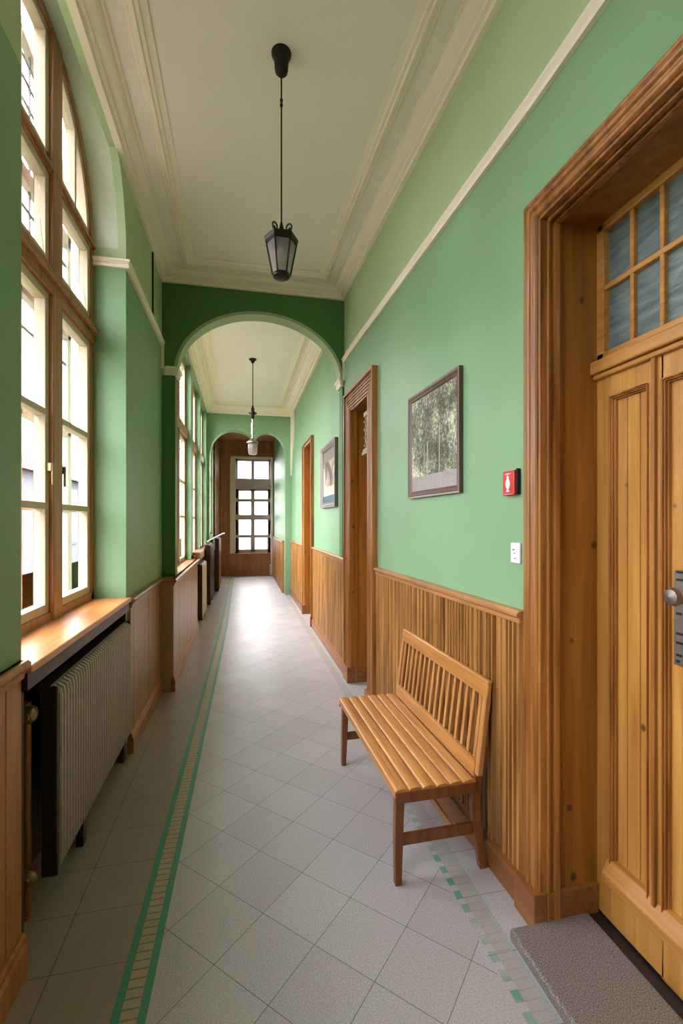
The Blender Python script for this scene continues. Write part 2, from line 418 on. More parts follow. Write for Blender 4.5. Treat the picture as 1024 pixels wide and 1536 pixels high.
# ------------------------------------------------------------------ right wall
D1 = (.52, 1.60, 2.79); D2 = (3.84, 4.44, 2.70); D3 = (6.95, 7.90, 2.86)
mb = MB()
def rbox(y0, y1, z0, z1, th=.42):
    br = [y0]+[e for e in (1.66, 4.44, YA0) if y0 < e < y1]+[y1]
    zz = [z0]+([ZR] if z0 < ZR < z1 else [])+[z1]
    for a, b_ in zip(br, br[1:]):
        for p, q in zip(zz, zz[1:]):
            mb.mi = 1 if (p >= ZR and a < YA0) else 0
            mb.hexa([(XR(a), a, p), (XR(a)+th, a, p), (XR(b_)+th, b_, p), (XR(b_), b_, p), (XR(a), a, q), (XR(a)+th, a, q), (XR(b_)+th, b_, q), (XR(b_), b_, q)])
ys = YBK-.2
for a, b_, zt in (D1, D2, D3):
    rbox(ys, a, 0, 4.3); rbox(a, b_, zt, 4.3); ys = b_
    mb.mi = 0; mb.box(XR(a)+.36, XR(a)+.5, a-.02, b_+.02, 0, zt+.02)
rbox(ys, YA1, 0, 4.3) if ys < YA1 else None
rbox(max(ys, YA1), YB1, 0, 4.3)
mb.mi = 0; mb.box(.94, 1.6, YB1, YE+.2, 0, 4.4)
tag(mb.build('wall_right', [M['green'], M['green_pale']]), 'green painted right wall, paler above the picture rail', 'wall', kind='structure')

# back wall
mb = MB(); mb.box(-1.3, 1.6, YBK-.35, YBK, 0, 4.3)
tag(mb.build('wall_back', M['green']), 'green wall closing the corridor behind the viewer', 'wall', kind='structure')

# first arch wall
mb = MB()
AC, AW, AS, AR = .206, .846, 3.08, .66
def arch_z(x): return AS+AR*math.sqrt(max(0, 1-((x-AC)/AW)**2))
mb.box(XL2-.3, AC-AW, YA0, YA1, 0, ZC+.05)
mb.box(AC+AW, XR(5)+.1, YA0, YA1, 0, ZC+.05)
n = 44
P = [(AC-AW*cos(PI*k/n), AS+AR*sin(PI*k/n)) for k in range(n+1)]
for (xa, za), (xb, zb) in zip(P, P[1:]):
    mb.hexa([(xa, YA0, za), (xb, YA0, zb), (xb, YA1, zb), (xa, YA1, za), (xa, YA0, ZC+.05), (xb, YA0, ZC+.05), (xb, YA1, ZC+.05), (xa, YA1, ZC+.05)])
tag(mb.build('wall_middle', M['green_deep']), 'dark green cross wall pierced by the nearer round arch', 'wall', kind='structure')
# arch edge trim
mb = MB()
def ell(d): return [(AC-(AW-d)*cos(PI*k/n), AS+(AR-d)*sin(PI*k/n)) for k in range(n+1)]
Pi, Po = ell(.018), ell(-.012)
mb.rings([[(a[0], YA0-.012, a[1]), (a[0], YA1+.005, a[1]), (c_[0], YA1+.005, c_[1]), (c_[0], YA0-.012, c_[1])] for a, c_ in zip(Pi, Po)])
tag(mb.build('trim_5', M['archtrim'], smooth=True), 'pale edge band around the nearer arch', 'arch trim', kind='structure')
# imposts of arch
mb = MB()
IMP = [(-.005, 3.04), (.02, 3.04), (.03, 3.06), (.03, 3.09), (.045, 3.10), (.045, 3.12), (-.005, 3.12)]
def path_sweep(mb, corners, prof):
    mb.rings([[(x+sx_*o, y+sy_*o, z) for o, z in prof] for x, y, sx_, sy_ in corners])
path_sweep(mb, [(XL, YA0, 1, -1), (AC-AW, YA0, 1, -1), (AC-AW, YA1, 1, 1)], IMP)
path_sweep(mb, [(AC+AW, YA1, -1, 1), (AC+AW, YA0, -1, -1), (XR(4.8), YA0, -1, -1)], IMP)
tag(mb.build('trim_6', M['cream']), 'small cream imposts where the nearer arch springs', 'impost', kind='structure')

# picture rail first bay
RAIL = [(-.005, ZR-.03), (.02, ZR-.03), (.024, ZR-.015), (.016, ZR-.005), (.03, ZR+.012), (.03, ZR+.024), (-.005, ZR+.028)]
mb = MB()
segs = []
ys = YBK
for a, b_ in edges:
    if a > ys: segs.append((ys, a))
    ys = b_
segs.append((ys, YA0))
for a, b_ in segs:
    if .9 < a < 1: continue
    pts = []
    if a != YBK: pts += [(-.96, a, 0, 1-2)] if False else [(-.965, a, 0, -1), (XL, a, 1, -1)]
    else: pts += [(XL, a, 1, 0)]
    if b_ != YA0: pts += [(XL, b_, 1, 1), (-.965, b_, 0, 1)]
    else: pts += [(XL, b_-.0, 1, 0)]
    path_sweep(mb, pts, RAIL)
mb.box(XL-.005, XL+.022, YA0-.03, YA0, 3.1, ZR)     # vertical drop at corner
tag(mb.build('trim_7', M['cream']), 'cream picture rail on the left wall between the window niches', 'picture rail', kind='structure')
mb = MB()
path_sweep(mb, [(XR(y), y, -1, 0) for y in (YBK, 1.66, 4.44, YA0)], [(o, z-.03) for o, z in RAIL])
mb.box(XR(4.8)-.02, XR(4.8)+.005, YA0-.03, YA0, 3.1, 3.30)
tag(mb.build('trim_8', M['cream']), 'long cream picture rail on the right wall', 'picture rail', kind='structure')

# second arch wall with two lobes
mb = MB()
lob = []
def lobe(x0, x1, cx, zs0, zs1, zt, n=18):
    pts = []
    for k in range(n+1):
        t = k/n; x = x0+(x1-x0)*t
        if x < cx: q = (x-cx)/(cx-x0); z = zs0+(zt-zs0)*math.sqrt(max(0, 1-q*q))
        else: q = (x-cx)/(x1-cx); z = zs1+(zt-zs1)*math.sqrt(max(0, 1-abs(q)**1.9))
        pts.append((x, z))
    return pts
xs = lobe(-.66, .27, -.16, 3.0, 3.25, 3.54)+lobe(.27, .93, .55, 3.25, 3.05, 3.52)[1:]
mb.box(-1.0, -.66, YB0, YB1, 0, 4.4); mb.box(.93, 1.3, YB0, YB1, 0, 4.4)
for (xa, za), (xb, zb) in zip(xs, xs[1:]):
    mb.hexa([(xa, YB0, za), (xb, YB0, zb), (xb, YB1, zb), (xa, YB1, za), (xa, YB0, 4.4), (xb, YB0, 4.4), (xb, YB1, 4.4), (xa, YB1, 4.4)])
tag(mb.build('wall_far', M['green']), 'green cross wall with a double pointed arch before the end vestibule', 'wall', kind='structure')
mb = MB()     # cream fillet at far right corner
mb.hexa([(XR(9), 9.5, 3.5), (XR(9)-.03, 9.5, 3.5), (XR(9)-.03, YB0, 2.6), (XR(9), YB0, 2.6), (XR(9), 9.5, 3.9), (XR(9)-.03, 9.5, 3.9), (XR(9)-.03, YB0, 3.9), (XR(9), YB0, 3.9)])
tag(mb.build('trim_9', M['cream']), 'cream plaster fillet in the far right corner beside the double arch', 'corner trim', kind='structure')

# end wall, wood panelled
ED0, ED1 = -.33, .90
mb = MB()
mb.box(-.8, ED0, YE, YE+.15, 0, 4.1); mb.box(ED1, 1.1, YE, YE+.15, 0, 4.1); mb.box(ED0, ED1, YE, YE+.15, 3.52, 4.1)
mb.box(-.67, ED0-.1, YE-.05, YE, 0, 3.6); mb.box(-.55, ED1, YE-.03, YE, 3.6, 3.64); mb.box(-.60, -.56, YE-.08, YE, 0, 3.9)
mb.box(-.8, 1.1, YB1, YE, 3.98, 4.1)
tag(mb.build('wall_end', M['vest']), 'dark wood panelled wall around the glazed door at the corridor end', 'wall', kind='structure')
mb = MB(); mb.box(-.67, -.64, 11.6, YE, 0, 3.9)
for y in (11.6, 12.3, 13.0, 13.7): mb.box(-.65, -.61, y, y+.09, 0, 3.9)
tag(mb.build('trim_10', M['vest']), 'dark wood panelling on the left side of the end vestibule', 'panelling', kind='structure')

# ------------------------------------------------------------------ windows
def ring_poly(mb, c, zs, r0, r1, x0, x1, a0=0, a1=PI, n=28):
    R = []
    for k in range(n+1):
        t = a0+(a1-a0)*k/n
        R.append([(x0, c+r0*cos(t), zs+r0*sin(t)), (x1, c+r0*cos(t), zs+r0*sin(t)), (x1, c+r1*cos(t), zs+r1*sin(t)), (x0, c+r1*cos(t), zs+r1*sin(t))])
    mb.rings(R)
def arched_window(num, c, label):
    pc = c+.115
    y0, y1 = c-NR, c+NR
    w = thing('window_%d' % num, (-1.0, c, 1.0), label, 'window', kind='structure')
    mb = MB(); xa, xb = -1.04, -.965
    mb.box(xa, xb, y0, y0+.05, 1.08, ZS); mb.box(xa, xb, y1-.05, y1, 1.08, ZS)
    ring_poly(mb, c, ZS, NR-.05, NR, xa, xb)
    mb.box(xa, xb+.012, pc-.062, pc+.062, 1.08, ZS+NR-.04)
    mb.box(xa, xb, y0, y1, 1.08, 1.13)
    mb.box(xa, xb+.01, y0, y1, 2.78, 2.84); mb.box(xa, xb+.035, y0, y1, 2.84, 2.87); mb.box(xa, xb+.01, y0, y1, 2.87, 2.92)
    mb.box(xa, xb, y0, y1, 3.40, 3.46); mb.box(xa, xb+.015, y0, y1, 3.42, 3.44)
    mb.build('window_frame', M['frame_brown'], w, bevel=.004)
    for sgn in (-1, 1):
        a, b_ = (pc+.062, y1-.05) if sgn > 0 else (y0+.05, pc-.062)
        mb = MB(); xs0, xs1 = -1.03, -.975; f = .045
        def fr(z0, z1):
            mb.box(xs0, xs1, a, a+f, z0, z1); mb.box(xs0, xs1, b_-f, b_, z0, z1)
            mb.box(xs0, xs1, a+f, b_-f, z0, z0+f); mb.box(xs0, xs1, a+f, b_-f, z1-f, z1)
        fr(1.13, 2.78)
        for z in (1.662, 2.137): mb.box(xs0+.005, xs1+.008, a+f, b_-f, z, z+.034)
        s = mb.build('casement', M['sash'], w, bevel=.003)
        mb = MB(); mb.box(-1.005, -1.001, a+f, b_-f, 1.17, 2.74); mb.build('pane', M['glass'], s)
        mb = MB(); mb.box(-.975, -.955, (a+.012) if sgn > 0 else (b_-.03), (a+.03) if sgn > 0 else (b_-.012), 1.86, 1.90)
        mb.tube([(-.95, (a+.021) if sgn > 0 else (b_-.021), 1.79), (-.95, (a+.021) if sgn > 0 else (b_-.021), 1.90)], .006)
        mb.build('latch', M['brass'], s)
        mb = MB(); fr(2.92, 3.40)
        s = mb.build('casement', M['sash'], w, bevel=.003)
        mb = MB(); mb.box(-1.005, -1.001, a+f, b_-f, 2.96, 3.36); mb.build('pane', M['glass'], s)
        # fan sash
        mb = MB(); an0 = math.asin(.02/(NR-.05))
        e = (.177 if sgn > 0 else -.053)/(NR-.05)
        if sgn > 0: ring_poly(mb, c, ZS, NR-.095, NR-.05, xs0, xs1, 0.03, PI/2-e, 16)
        else: ring_poly(mb, c, ZS, NR-.095, NR-.05, xs0, xs1, PI/2+e, PI-.03, 16)
        mb.box(xs0, xs1, a, b_, 3.46, 3.505)
        yy = (pc+.062, pc+.105) if sgn > 0 else (pc-.105, pc-.062)
        mb.box(xs0, xs1, yy[0], yy[1], 3.46, ZS+NR-.07)
        ym = c+sgn*.45; zt = ZS+math.sqrt((NR-.07)**2-.45**2)
        mb.box(xs0+.01, xs1, ym-.014, ym+.014, 3.46, zt)
        s = mb.build('fan_light', M['sash'], w, bevel=.003)
        mb = MB()
        a1_ = PI/2-(.19 if sgn > 0 else -.04)/(NR-.05)
        pr = [(pc+sgn*.08, 3.49)]+[(c+sgn*(NR-.08)*cos(t), ZS+(NR-.08)*sin(t)) for t in [.08+k*(a1_-.08)/10 for k in range(11)]]
        mb.rings([[(-1.005, y, z) for y, z in pr], [(-1.001, y, z) for y, z in pr]])
        mb.build('pane', M['glass'], s)
    # outer window
    mb = MB(); xa, xb = -1.14, -1.10
    mb.box(xa, xb, y0, y0+.06, 1.0, ZS); mb.box(xa, xb, y1-.06, y1, 1.0, ZS); ring_poly(mb, c, ZS, NR-.07, NR, xa, xb)
    mb.box(xa, xb, c-.06, c+.06, 1.0, ZS+NR-.05)
    for q in (-.37, .37): mb.box(xa, xb, c+q-.02, c+q+.02, 1.0, ZS+math.sqrt((NR-.05)**2-.37**2))
    for z0, z1 in ((1.0, 1.1), (2.78, 2.9), (3.38, 3.46), (1.66, 1.69), (2.15, 2.18)): mb.box(xa, xb, y0, y1, z0, z1)
    mb.build('outer_frame', M['outer'], w, bevel=.003)
    mb = MB()
    z = 2.62
    for z in (2.62, 3.02, 3.14, 3.26, 3.58, 3.70, 3.82, 3.94, 4.05):
        hw = NR if z < ZS else math.sqrt(NR**2-(z-ZS)**2)
        if hw > .1: mb.box(-1.124, -1.116, c-hw+.03, c+hw-.03, z-.007, z+.007)
    for q in (-.55, -.19, .19, .55):
        mb.box(-1.124, -1.116, c+q-.007, c+q+.007, 2.9, ZS+math.sqrt(max(.01, (NR-.03)**2-q*q)))
    mb.build('lead_bars', M['lead'], w)
    # sill
    mb = MB(); mb.box(-1.0, XL+.035, y0+.001, y1-.001, 1.055, 1.085)
    mb.build('window_sill', M['sill'], w, bevel=.006)
    mb = MB(); mb.box(XL-.03, XL+.02, y0+.002, y1-.002, .995, 1.055)
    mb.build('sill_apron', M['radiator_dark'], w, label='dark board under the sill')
    return w
arched_window(1, niches[0], 'tall arched timber window in the niche at left, above the nearest radiator')
arched_window(2, niches[1], 'tall arched timber window beside the viewer on the left wall')
labs = ['tall narrow window just past the arch, first in the far bay', 'tall narrow window in the middle of the far bay', 'tall narrow window in the far bay nearest the double arch']
for i, (a, b_) in enumerate(win2):
    w = thing('window_%d' % (4+i), (-.85, (a+b_)/2, 1.0), labs[i], 'window', kind='structure')
    mb = MB(); x0, x1 = -.83, -.77
    mb.box(x0, x1, a, a+.05, 1, 3.82); mb.box(x0, x1, b_-.05, b_, 1, 3.82); mb.box(x0, x1, a, b_, 1, 1.07); mb.box(x0, x1, a, b_, 3.77, 3.82)
    mb.box(x0, x1+.03, a, b_, 2.76, 2.88); mb.box(x0, x1+.01, (a+b_)/2-.04, (a+b_)/2+.04, 1, 3.8)
    mb.build('window_frame', M['frame_brown'], w, bevel=.003)
    mid = (a+b_)/2
    for p, q in ((a+.05, mid-.04), (mid+.04, b_-.05)):
        mb = MB()
        for z0, z1 in ((1.07, 2.76), (2.88, 3.77)):
            mb.box(-.82, -.78, p, p+.04, z0, z1); mb.box(-.82, -.78, q-.04, q, z0, z1); mb.box(-.82, -.78, p, q, z0, z0+.04); mb.box(-.82, -.78, p, q, z1-.04, z1)
        for z in (1.65, 2.13): mb.box(-.815, -.785, p, q, z, z+.03)
        s = mb.build('casement', M['sash'], w, bevel=.003)
        mb = MB(); mb.box(-.802, -.798, p+.04, q-.04, 1.1, 2.73); mb.box(-.802, -.798, p+.04, q-.04, 2.92, 3.74); mb.build('pane', M['glass'], s)
    mb = MB(); mb.box(-.83, XL2+.03, a+.001, b_-.001, 1.0, 1.03); mb.build('window_sill', M['brown_y'], w, bevel=.004)

w = thing('window_3', (-.75, 10.95, 1.3), 'small side window added to brighten the end vestibule from the left', 'window', kind='structure')  # window added for the daylight it lets into the dark vestibule
mb = MB()
for q in ((10.45, 10.5, 1.3, 3.4), (11.4, 11.45, 1.3, 3.4), (10.92, 10.98, 1.3, 3.4), (10.45, 11.45, 1.3, 1.36), (10.45, 11.45, 3.34, 3.4), (10.45, 11.45, 2.6, 2.68)): mb.box(-.78, -.72, *q)
mb.build('window_frame', M['sash'], w, bevel=.003)
mb = MB(); mb.box(-.752, -.748, 10.5, 11.4, 1.36, 3.34); mb.build('pane', M['glass'], w)
# ------------------------------------------------------------------ left wainscots
def left_wainscot(num, y0, y1, x, ztop, mat, capmat, boards, label, end0=False, wall=XL, capz=.05, kinds='panel'):
    """panel wood from wall out to x (x > wall)"""
    mb = MB()
    mb.box(wall-.01, x-.012, y0, y1, 0, ztop)
    yy = y0
    for k, wd in enumerate(boards):
        g = .006
        mb.box(x-.02, x, yy+g/2, yy+wd-g/2, .13, ztop-.02); yy += wd
    o = mb.build('trim_%d' % num, mat, bevel=.003)
    tag(o, label, 'wainscot', kind='structure')
    mb = MB()
    path = [(wall, y0, 0, 0), (x, y0, 1, -1), (x, y1, 1, 0)]
    CAP = [(-.02, ztop-.045), (.008, ztop-.045), (.012, ztop-.02), (.022, ztop-.012), (.03, ztop), (.03, ztop+.012), (.02, ztop+.02), (-.02, ztop+.02)]
    mb.rings([[(x+o_, y0-(o_ if end0 else 0), z) for o_, z in CAP], [(x+o_, y1, z) for o_, z in CAP]])
    mb.box(wall-.0, x+.01, y0-(.02 if end0 else 0), y1, ztop-.02, ztop+.02)
    mb.build('cap_rail', capmat, o, bevel=.002)
    mb = MB()
    BASE = [(-.02, 0), (.02, 0), (.02, .10), (.012, .115), (.012, .13), (.004, .14), (-.02, .14)]
    mb.rings([[(x+o_, y0-(max(o_, 0) if end0 else 0), z) for o_, z in BASE], [(x+o_, y1, z) for o_, z in BASE]])
    mb.build('skirting', capmat, o)
    return o
left_wainscot(11, .97, 1.835, XL+.005, 1.088, M['orange'], M['orange'], [.04, .60, .04, .07, .115], 'orange-brown panelled wainscot on the near left pier', wall=XL-.05)
left_wainscot(12, 3.40, 4.56, XL+.02, 1.05, M['panel'], M['brown_y'], [.1, .53, .53], 'flat brown panelled wainscot between the nearest radiator and the arch')
left_wainscot(13, 4.56, 6.98, -.625, 1.035, M['panel'], M['brown_y'], [.05, .36, .36, .36, .36, .36, .57], 'brown plank wainscot on the left just through the arch', end0=True, wall=XL2-.06)
left_wainscot(14, 6.98, YB1, XL2+.015, 1.08, M['brown'], M['brown_y'], [.3]*11, 'brown wainscot behind the far radiators on the left', wall=XL2-.02)
mb = MB(); mb.box(XL2-.02, -.60, 7.10, 7.9, 1.02, 1.14); o = mb.build('wooden_shelf_board', M['brown'], bevel=.01)
tag(o, 'thick brown wooden board fixed on the wall above the pale radiator', 'shelf')
# recess lining under window 1
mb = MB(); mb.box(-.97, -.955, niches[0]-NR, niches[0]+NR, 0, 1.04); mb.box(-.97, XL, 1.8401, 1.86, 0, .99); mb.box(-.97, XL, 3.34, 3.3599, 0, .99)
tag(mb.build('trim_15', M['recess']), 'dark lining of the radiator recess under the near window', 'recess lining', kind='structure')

# ------------------------------------------------------------------ right wainscots
def right_wainscot(num, y0, y1, ztop, label, seed):
    rnd = random.Random(seed)
    mb = MB()
    ys = []; y = y0
    prof = []
    while y < y1-.001:
        wd = min(rnd.choice((.030, .036, .05, .05) if num == 16 else (.042, .05, .06)), y1-y)
        if y1-(y+wd) < .02: wd = y1-y
        g = .010; h = rnd.choice((.018, .022, .022))
        prof += [(y, .004), (y+g*.5, .004), (y+g, h), (y+wd*.35, h+.004), (y+wd*.65, h+.004), (y+wd-g, h), (y+wd-g*.5, .004)]
        y += wd
    prof.append((y1, .004))
    lo = [(XR(a)-o_, a, .10) for a, o_ in prof]; hi = [(x, y_, ztop) for x, y_, z in lo]
    for i in range(len(prof)-1): mb.face([lo[i], lo[i+1], hi[i+1], hi[i]])
    # close back
    for a, b_ in (((y0), (y1)),):
        mb.face([(XR(y0), y0, .1), (XR(y0)-.004, y0, .1), (XR(y0)-.004, y0, ztop), (XR(y0), y0, ztop)])
        mb.face([(XR(y1), y1, .1), (XR(y1)-.004, y1, .1), (XR(y1)-.004, y1, ztop), (XR(y1), y1, ztop)])
    o = mb.build('trim_%d' % num, M['oak']); tag(o, label, 'wainscot', kind='structure')
    CAP = [(0, ztop-.03), (.028, ztop-.03), (.03, ztop-.008), (.042, ztop), (.042, ztop+.014), (.03, ztop+.024), (0, ztop+.026)]
    mb = MB(); br = [y0]+[e for e in (1.66, 4.44) if y0 < e < y1]+[y1]
    mb.rings([[(XR(a)-o_, a, z) for o_, z in CAP] for a in br])
    mb.build('cap_rail', M['oak_y'], o, bevel=.002)
    return o
right_wainscot(16, 1.72, 3.63, 1.20, 'golden oak reeded wainscot behind the bench', 1)
right_wainscot(17, 4.62, 6.90, 1.19, 'golden oak reeded wainscot on the right just through the arch', 2)
right_wainscot(18, 7.96, YB0, 1.17, 'golden oak wainscot at the far right before the double arch', 3)
def XB(y): return XR(y)-.04
BASE = [(0, 0), (.040, 0), (.040, .105), (.030, .12), (.024, .135), (.010, .145), (0, .145)]
mb = MB()
for a, b_ in ((1.72, 3.63), (4.62, 6.90), (7.96, YB0)):
    br = [a]+[e for e in (1.66, 4.44) if a < e < b_]+[b_]
    mb.rings([[(XR(y)-o_, y, z) for o_, z in BASE] for y in br])
tag(mb.build('baseboard_right', M['casing_dark']), 'brown wooden skirting along the foot of the right wall', 'baseboard', kind='structure')
# vestibule right wainscot
mb = MB(); mb.box(.90, .94, YB1, YE, 0, 1.15); mb.box(.88, .94, YB1, YE, 1.13, 1.17)
for k in range(9): mb.box(.885, .92, YB1+.05+k*.4, YB1+.15+k*.4, 0, 1.13)
tag(mb.build('trim_19', M['oak']), 'oak wainscot on the right side of the end vestibule', 'wainscot', kind='structure')

# ------------------------------------------------------------------ doors
def casing(mb, ya, yb, zt, prof, zb=0.0):
    mb.rings([[(XR(ya+w)-o_, ya+w, zb) for w, o_ in prof], [(XR(ya+w)-o_, ya+w, zt+w) for w, o_ in prof],
              [(XR(yb-w)-o_, yb-w, zt+w) for w, o_ in prof], [(XR(yb-w)-o_, yb-w, zb) for w, o_ in prof]])
def lining(mb, ya, yb, zt, x0, x1, t, zb=0):
    mb.box(x0, x1, ya-t, ya, zb, zt); mb.box(x0, x1, yb, yb+t, zb, zt); mb.box(x0, x1, yb, ya, zt-t, zt)
# door_1, near right
d = thing('door_1', (1.40, 1.06, 0), 'large honey pine panelled door with a glazed transom in a deep moulded frame, nearest on the right', 'door', kind='structure')
ya, yb, zt = D1[1], D1[0], D1[2]
P1 = [(0, -.02), (0, .030), (.008, .040), (.018, .042), (.024, .034), (.034, .034), (.040, .044), (.050, .046), (.060, .040), (.064, .030), (.072, .028), (.076, .034), (.084, .036), (.092, .030), (.096, .020), (.106, .020), (.108, .014), (.108, -.02)]
mb = MB(); casing(mb, ya, yb, zt, P1)
x = XR(ya)
lining(mb, ya+.0, yb-.0, zt, x-.028, x+.075, .012)
lining(mb, ya-.012, yb+.012, zt-.012, x+.0, x+.012, .010)
lining(mb, ya-.012, yb+.012, zt-.012, x+.03, x+.055, .012)
mb.build('door_casing', M['casing'], d, bevel=.003, seg=2)
mb = MB(); lining(mb, ya+.0, yb, zt, x+.07, 1.41, .006)
o = mb.build('reveal', M['reveal'], d)
mb = MB(); mb.box(x-.001, 1.40, ya-.02, ya+.01, 0, .15); mb.box(x-.06, x-.001, ya-.02, ya+.118, 0, .151)
mb.build('plinth', M['casing_dark'], d, bevel=.006)
# transom window
XD = 1.40
mb = MB()
zb_, zt_ = 2.235, 2.784
y1_, y0_ = ya-.006, yb+.006
mb.box(XD-.0, XD+.05, y1_-.035, y1_, zb_, zt_); mb.box(XD, XD+.05, y0_, y0_+.035, zb_, zt_); mb.box(XD, XD+.05, y0_, y1_, zt_-.03, zt_)
mb.box(XD, XD+.05, y0_, y1_, zb_, zb_+.035)
nb = 8; pw = (y1_-y0_-.07)/nb
for k in range(1, nb): mb.box(XD+.008, XD+.045, y0_+.035+k*pw-.009, y0_+.035+k*pw+.009, zb_, zt_-.02)
mb.box(XD+.006, XD+.045, y0_, y1_, 2.515, 2.537)
mb.build('transom_frame', M['pine_y'], d, bevel=.004)
mb = MB(); mb.box(XD+.026, XD+.032, y0_+.03, y1_-.03, zb_+.03, zt_-.03); mb.build('transom_glass', M['frost'], d)
mb = MB(); mb.box(XD-.035, XD+.05, y0_, y1_, 2.185, 2.235); mb.box(XD-.02, XD+.05, y0_, y1_, 2.165, 2.185)
mb.build('transom_bar', M['pine_y'], d, bevel=.006)
# leaf
mb = MB()
zl0, zl1 = .045, 2.165
st = [(1.525, y1_), (1.298, 1.352), (.80, .852), (y0_, .60)]
for a, b_ in st: mb.box(XD, XD+.05, a, b_, zl0, zl1)
for (a, b_), (c_, e_) in zip(st, st[1:]):
    mb.box(XD, XD+.05, e_, a, 2.085, zl1); mb.box(XD, XD+.05, e_, a, zl0, .25)
lf = mb.build('door_leaf', M['pine'], d, bevel=.003)
mb = MB()
for a, b_ in ((1.352, 1.525), (.852, 1.298), (.60, .80)):
    nbd = max(2, round((b_-a)/.058)); w_ = (b_-a)/nbd
    for k in range(nbd): mb.box(XD+.022, XD+.04, a+k*w_+.0018, a+(k+1)*w_-.0018, .24, 2.09)
mb.box(XD+.032, XD+.045, .6, 1.52, .2, 2.1)
mb.build('board_panels', M['pine'], lf, bevel=.002)
mb = MB()
for a, b_ in ((1.352, 1.525), (.852, 1.298), (.60, .80)):
    for (o1, o2, xx) in ((0, .005, -.008), (.005, .010, -.001), (.010, .015, .009)):
        mb.box(XD+xx, XD+.03, a+o1, a+o2, .25, 2.085); mb.box(XD+xx, XD+.03, b_-o2, b_-o1, .25, 2.085); mb.box(XD+xx, XD+.03, a+o1, b_-o1, 2.085-o2, 2.085-o1)
for a, b_ in ((1.303, 1.347), (.805, .847)): mb.box(XD-.014, XD, a+.014, b_-.014, .27, 2.165)
mb.build('moulding', M['casing'], lf, bevel=.002)
mb = MB()
mb.rings([[(XD+.03, y, .29), (XD+.0, y, .285), (XD-.03, y, .235), (XD-.03, y, .20), (XD+.0, y, .19), (XD+.03, y, .19)] for y in (y0_, 1.54)])
mb.build('weather_board', M['pine_y'], lf, bevel=.004)
# lock
mb = MB(); mb.hexa([(XD-.012, 1.165, 1.13), (XD+.03, 1.165, 1.13), (XD+.03, 1.247, 1.13), (XD-.012, 1.247, 1.13), (XD-.012, 1.165, 1.45), (XD+.03, 1.165, 1.45), (XD+.03, 1.247, 1.44), (XD-.012, 1.247, 1.44)])
lp = mb.build('lock_plate', M['steel'], lf, bevel=.004)
mb = MB(); mb.lathe([(.0, 0), (.012, 0), (.013, .02), (.026, .03), (.03, .045), (.024, .06), (0, .066)], (0, 0, 0), 18)
for v_ in mb.bm.verts: co = v_.co.copy(); v_.co = Vector((XD-.012-co.z, 1.205+co.x, 1.36+co.y))
mb.build('knob', M['steel'], lp, smooth=True)
mb = MB()
for z in (1.435, 1.41, 1.30, 1.235, 1.205, 1.165, 1.145): mb.box(XD-.014, XD-.011, 1.215+random.uniform(-.004, .01), 1.236, z-.004, z+.004)
mb.build('screw', M['black'], lp)
mb = MB(); mb.box(XD-.05, XD+.08, y0_, y1_, 0, .036); mb.build('threshold', M['black'], d, bevel=.003)
# step
mb = MB(); mb.box(1.0, XD-.05, .36, 1.585, 0, .046); o = mb.build('doorstep_slab', M['stone'], bevel=.012, seg=3)
tag(o, 'speckled grey stone doorstep slab with a rounded edge in front of the pine door', 'doorstep')

# door_2
def small_door(num, D, xd, label, top_extra, fl):
    yb, ya, zt = D
    d = thing('door_%d' % num, (xd, (ya+yb)/2, 0), label, 'door', kind='structure')
    wd = fl; P = [(0, -.02), (0, .02)]
    k = 0; w_ = .008
    while w_ < wd-.045:
        P += [(w_, .022), (w_+.006, .034), (w_+.016, .034), (w_+.022, .022)]; w_ += .030
    P += [(wd-.03, .03), (wd-.025, .05), (wd-.004, .052), (wd, .044), (wd, -.02)]
    mb = MB(); casing(mb, ya, yb, zt, P); mb.build('door_casing', M['casing'], d, bevel=.002)
    x = XR(ya)
    mb = MB(); lining(mb, ya, yb, zt, min(XR(ya), XR(yb))-.01, xd+.02, .008); mb.box(x+.03, x+.05, ya-.02, ya, 0, zt); mb.build('reveal', M['reveal'], d)
    mb = MB(); mb.box(x-.055, xd, ya-.014, ya+wd, 0, .15); mb.box(XR(yb)-.055, XR(yb), yb-wd, yb+.012, 0, .15); mb.build('plinth', M['casing_dark'], d, bevel=.004)
    mb = MB(); mb.box(xd, xd+.05, yb+.008, ya-.008, .01, zt-.008)
    for a, b_, c_, e_ in ((.15, 1.0, 0, 1), (1.1, 2.0, 0, 1), (2.15, zt-.1, 0, 1)):
        mb.box(xd-.008, xd, yb+.08, ya-.08, a, b_)
    lf = mb.build('door_leaf', M['pine'], d, bevel=.005)
    mb = MB(); mb.tube([(xd-.04, yb+.07, 1.1), (xd-.04, yb+.17, 1.1)], .009); mb.tube([(xd, yb+.07, 1.1), (xd-.04, yb+.07, 1.1)], .009); mb.build('handle', M['brass'], lf, smooth=True)
    return d
d2 = small_door(2, D2, 1.27, 'deep-set oak door with a fluted frame on the right just before the arch', 0, .19)
mb = MB()   # carved bracket hanging inside the opening of door 2
mb.box(1.125, 1.165, 3.849, 4.195, 2.58, 2.62); mb.box(1.11, 1.18, 3.849, 4.21, 2.22, 2.25); mb.box(1.118, 1.172, 3.849, 4.20, 2.25, 2.275)
mb.box(1.137, 1.150, 3.849, 4.185, 2.27, 2.59)
for k in range(4):
    for j in range(3):
        z = 2.31+k*.075; y = 3.99+j*.07
        mb.tube([(1.132, y+.026*cos(q*PI/5), z+.03*sin(q*PI/5)) for q in range(9)], .007, 6)
    mb.lathe([(0, -.014), (.012, -.008), (.014, 0), (.012, .008), (0, .014)], (1.135, 4.18, z), 8)
mb.build('carved_bracket', M['carved'], d2, label='weathered carved ornament')
d3 = small_door(3, D3, 1.25, 'dark-edged oak door on the right beyond the arch, past the pale poster', 0, .05)

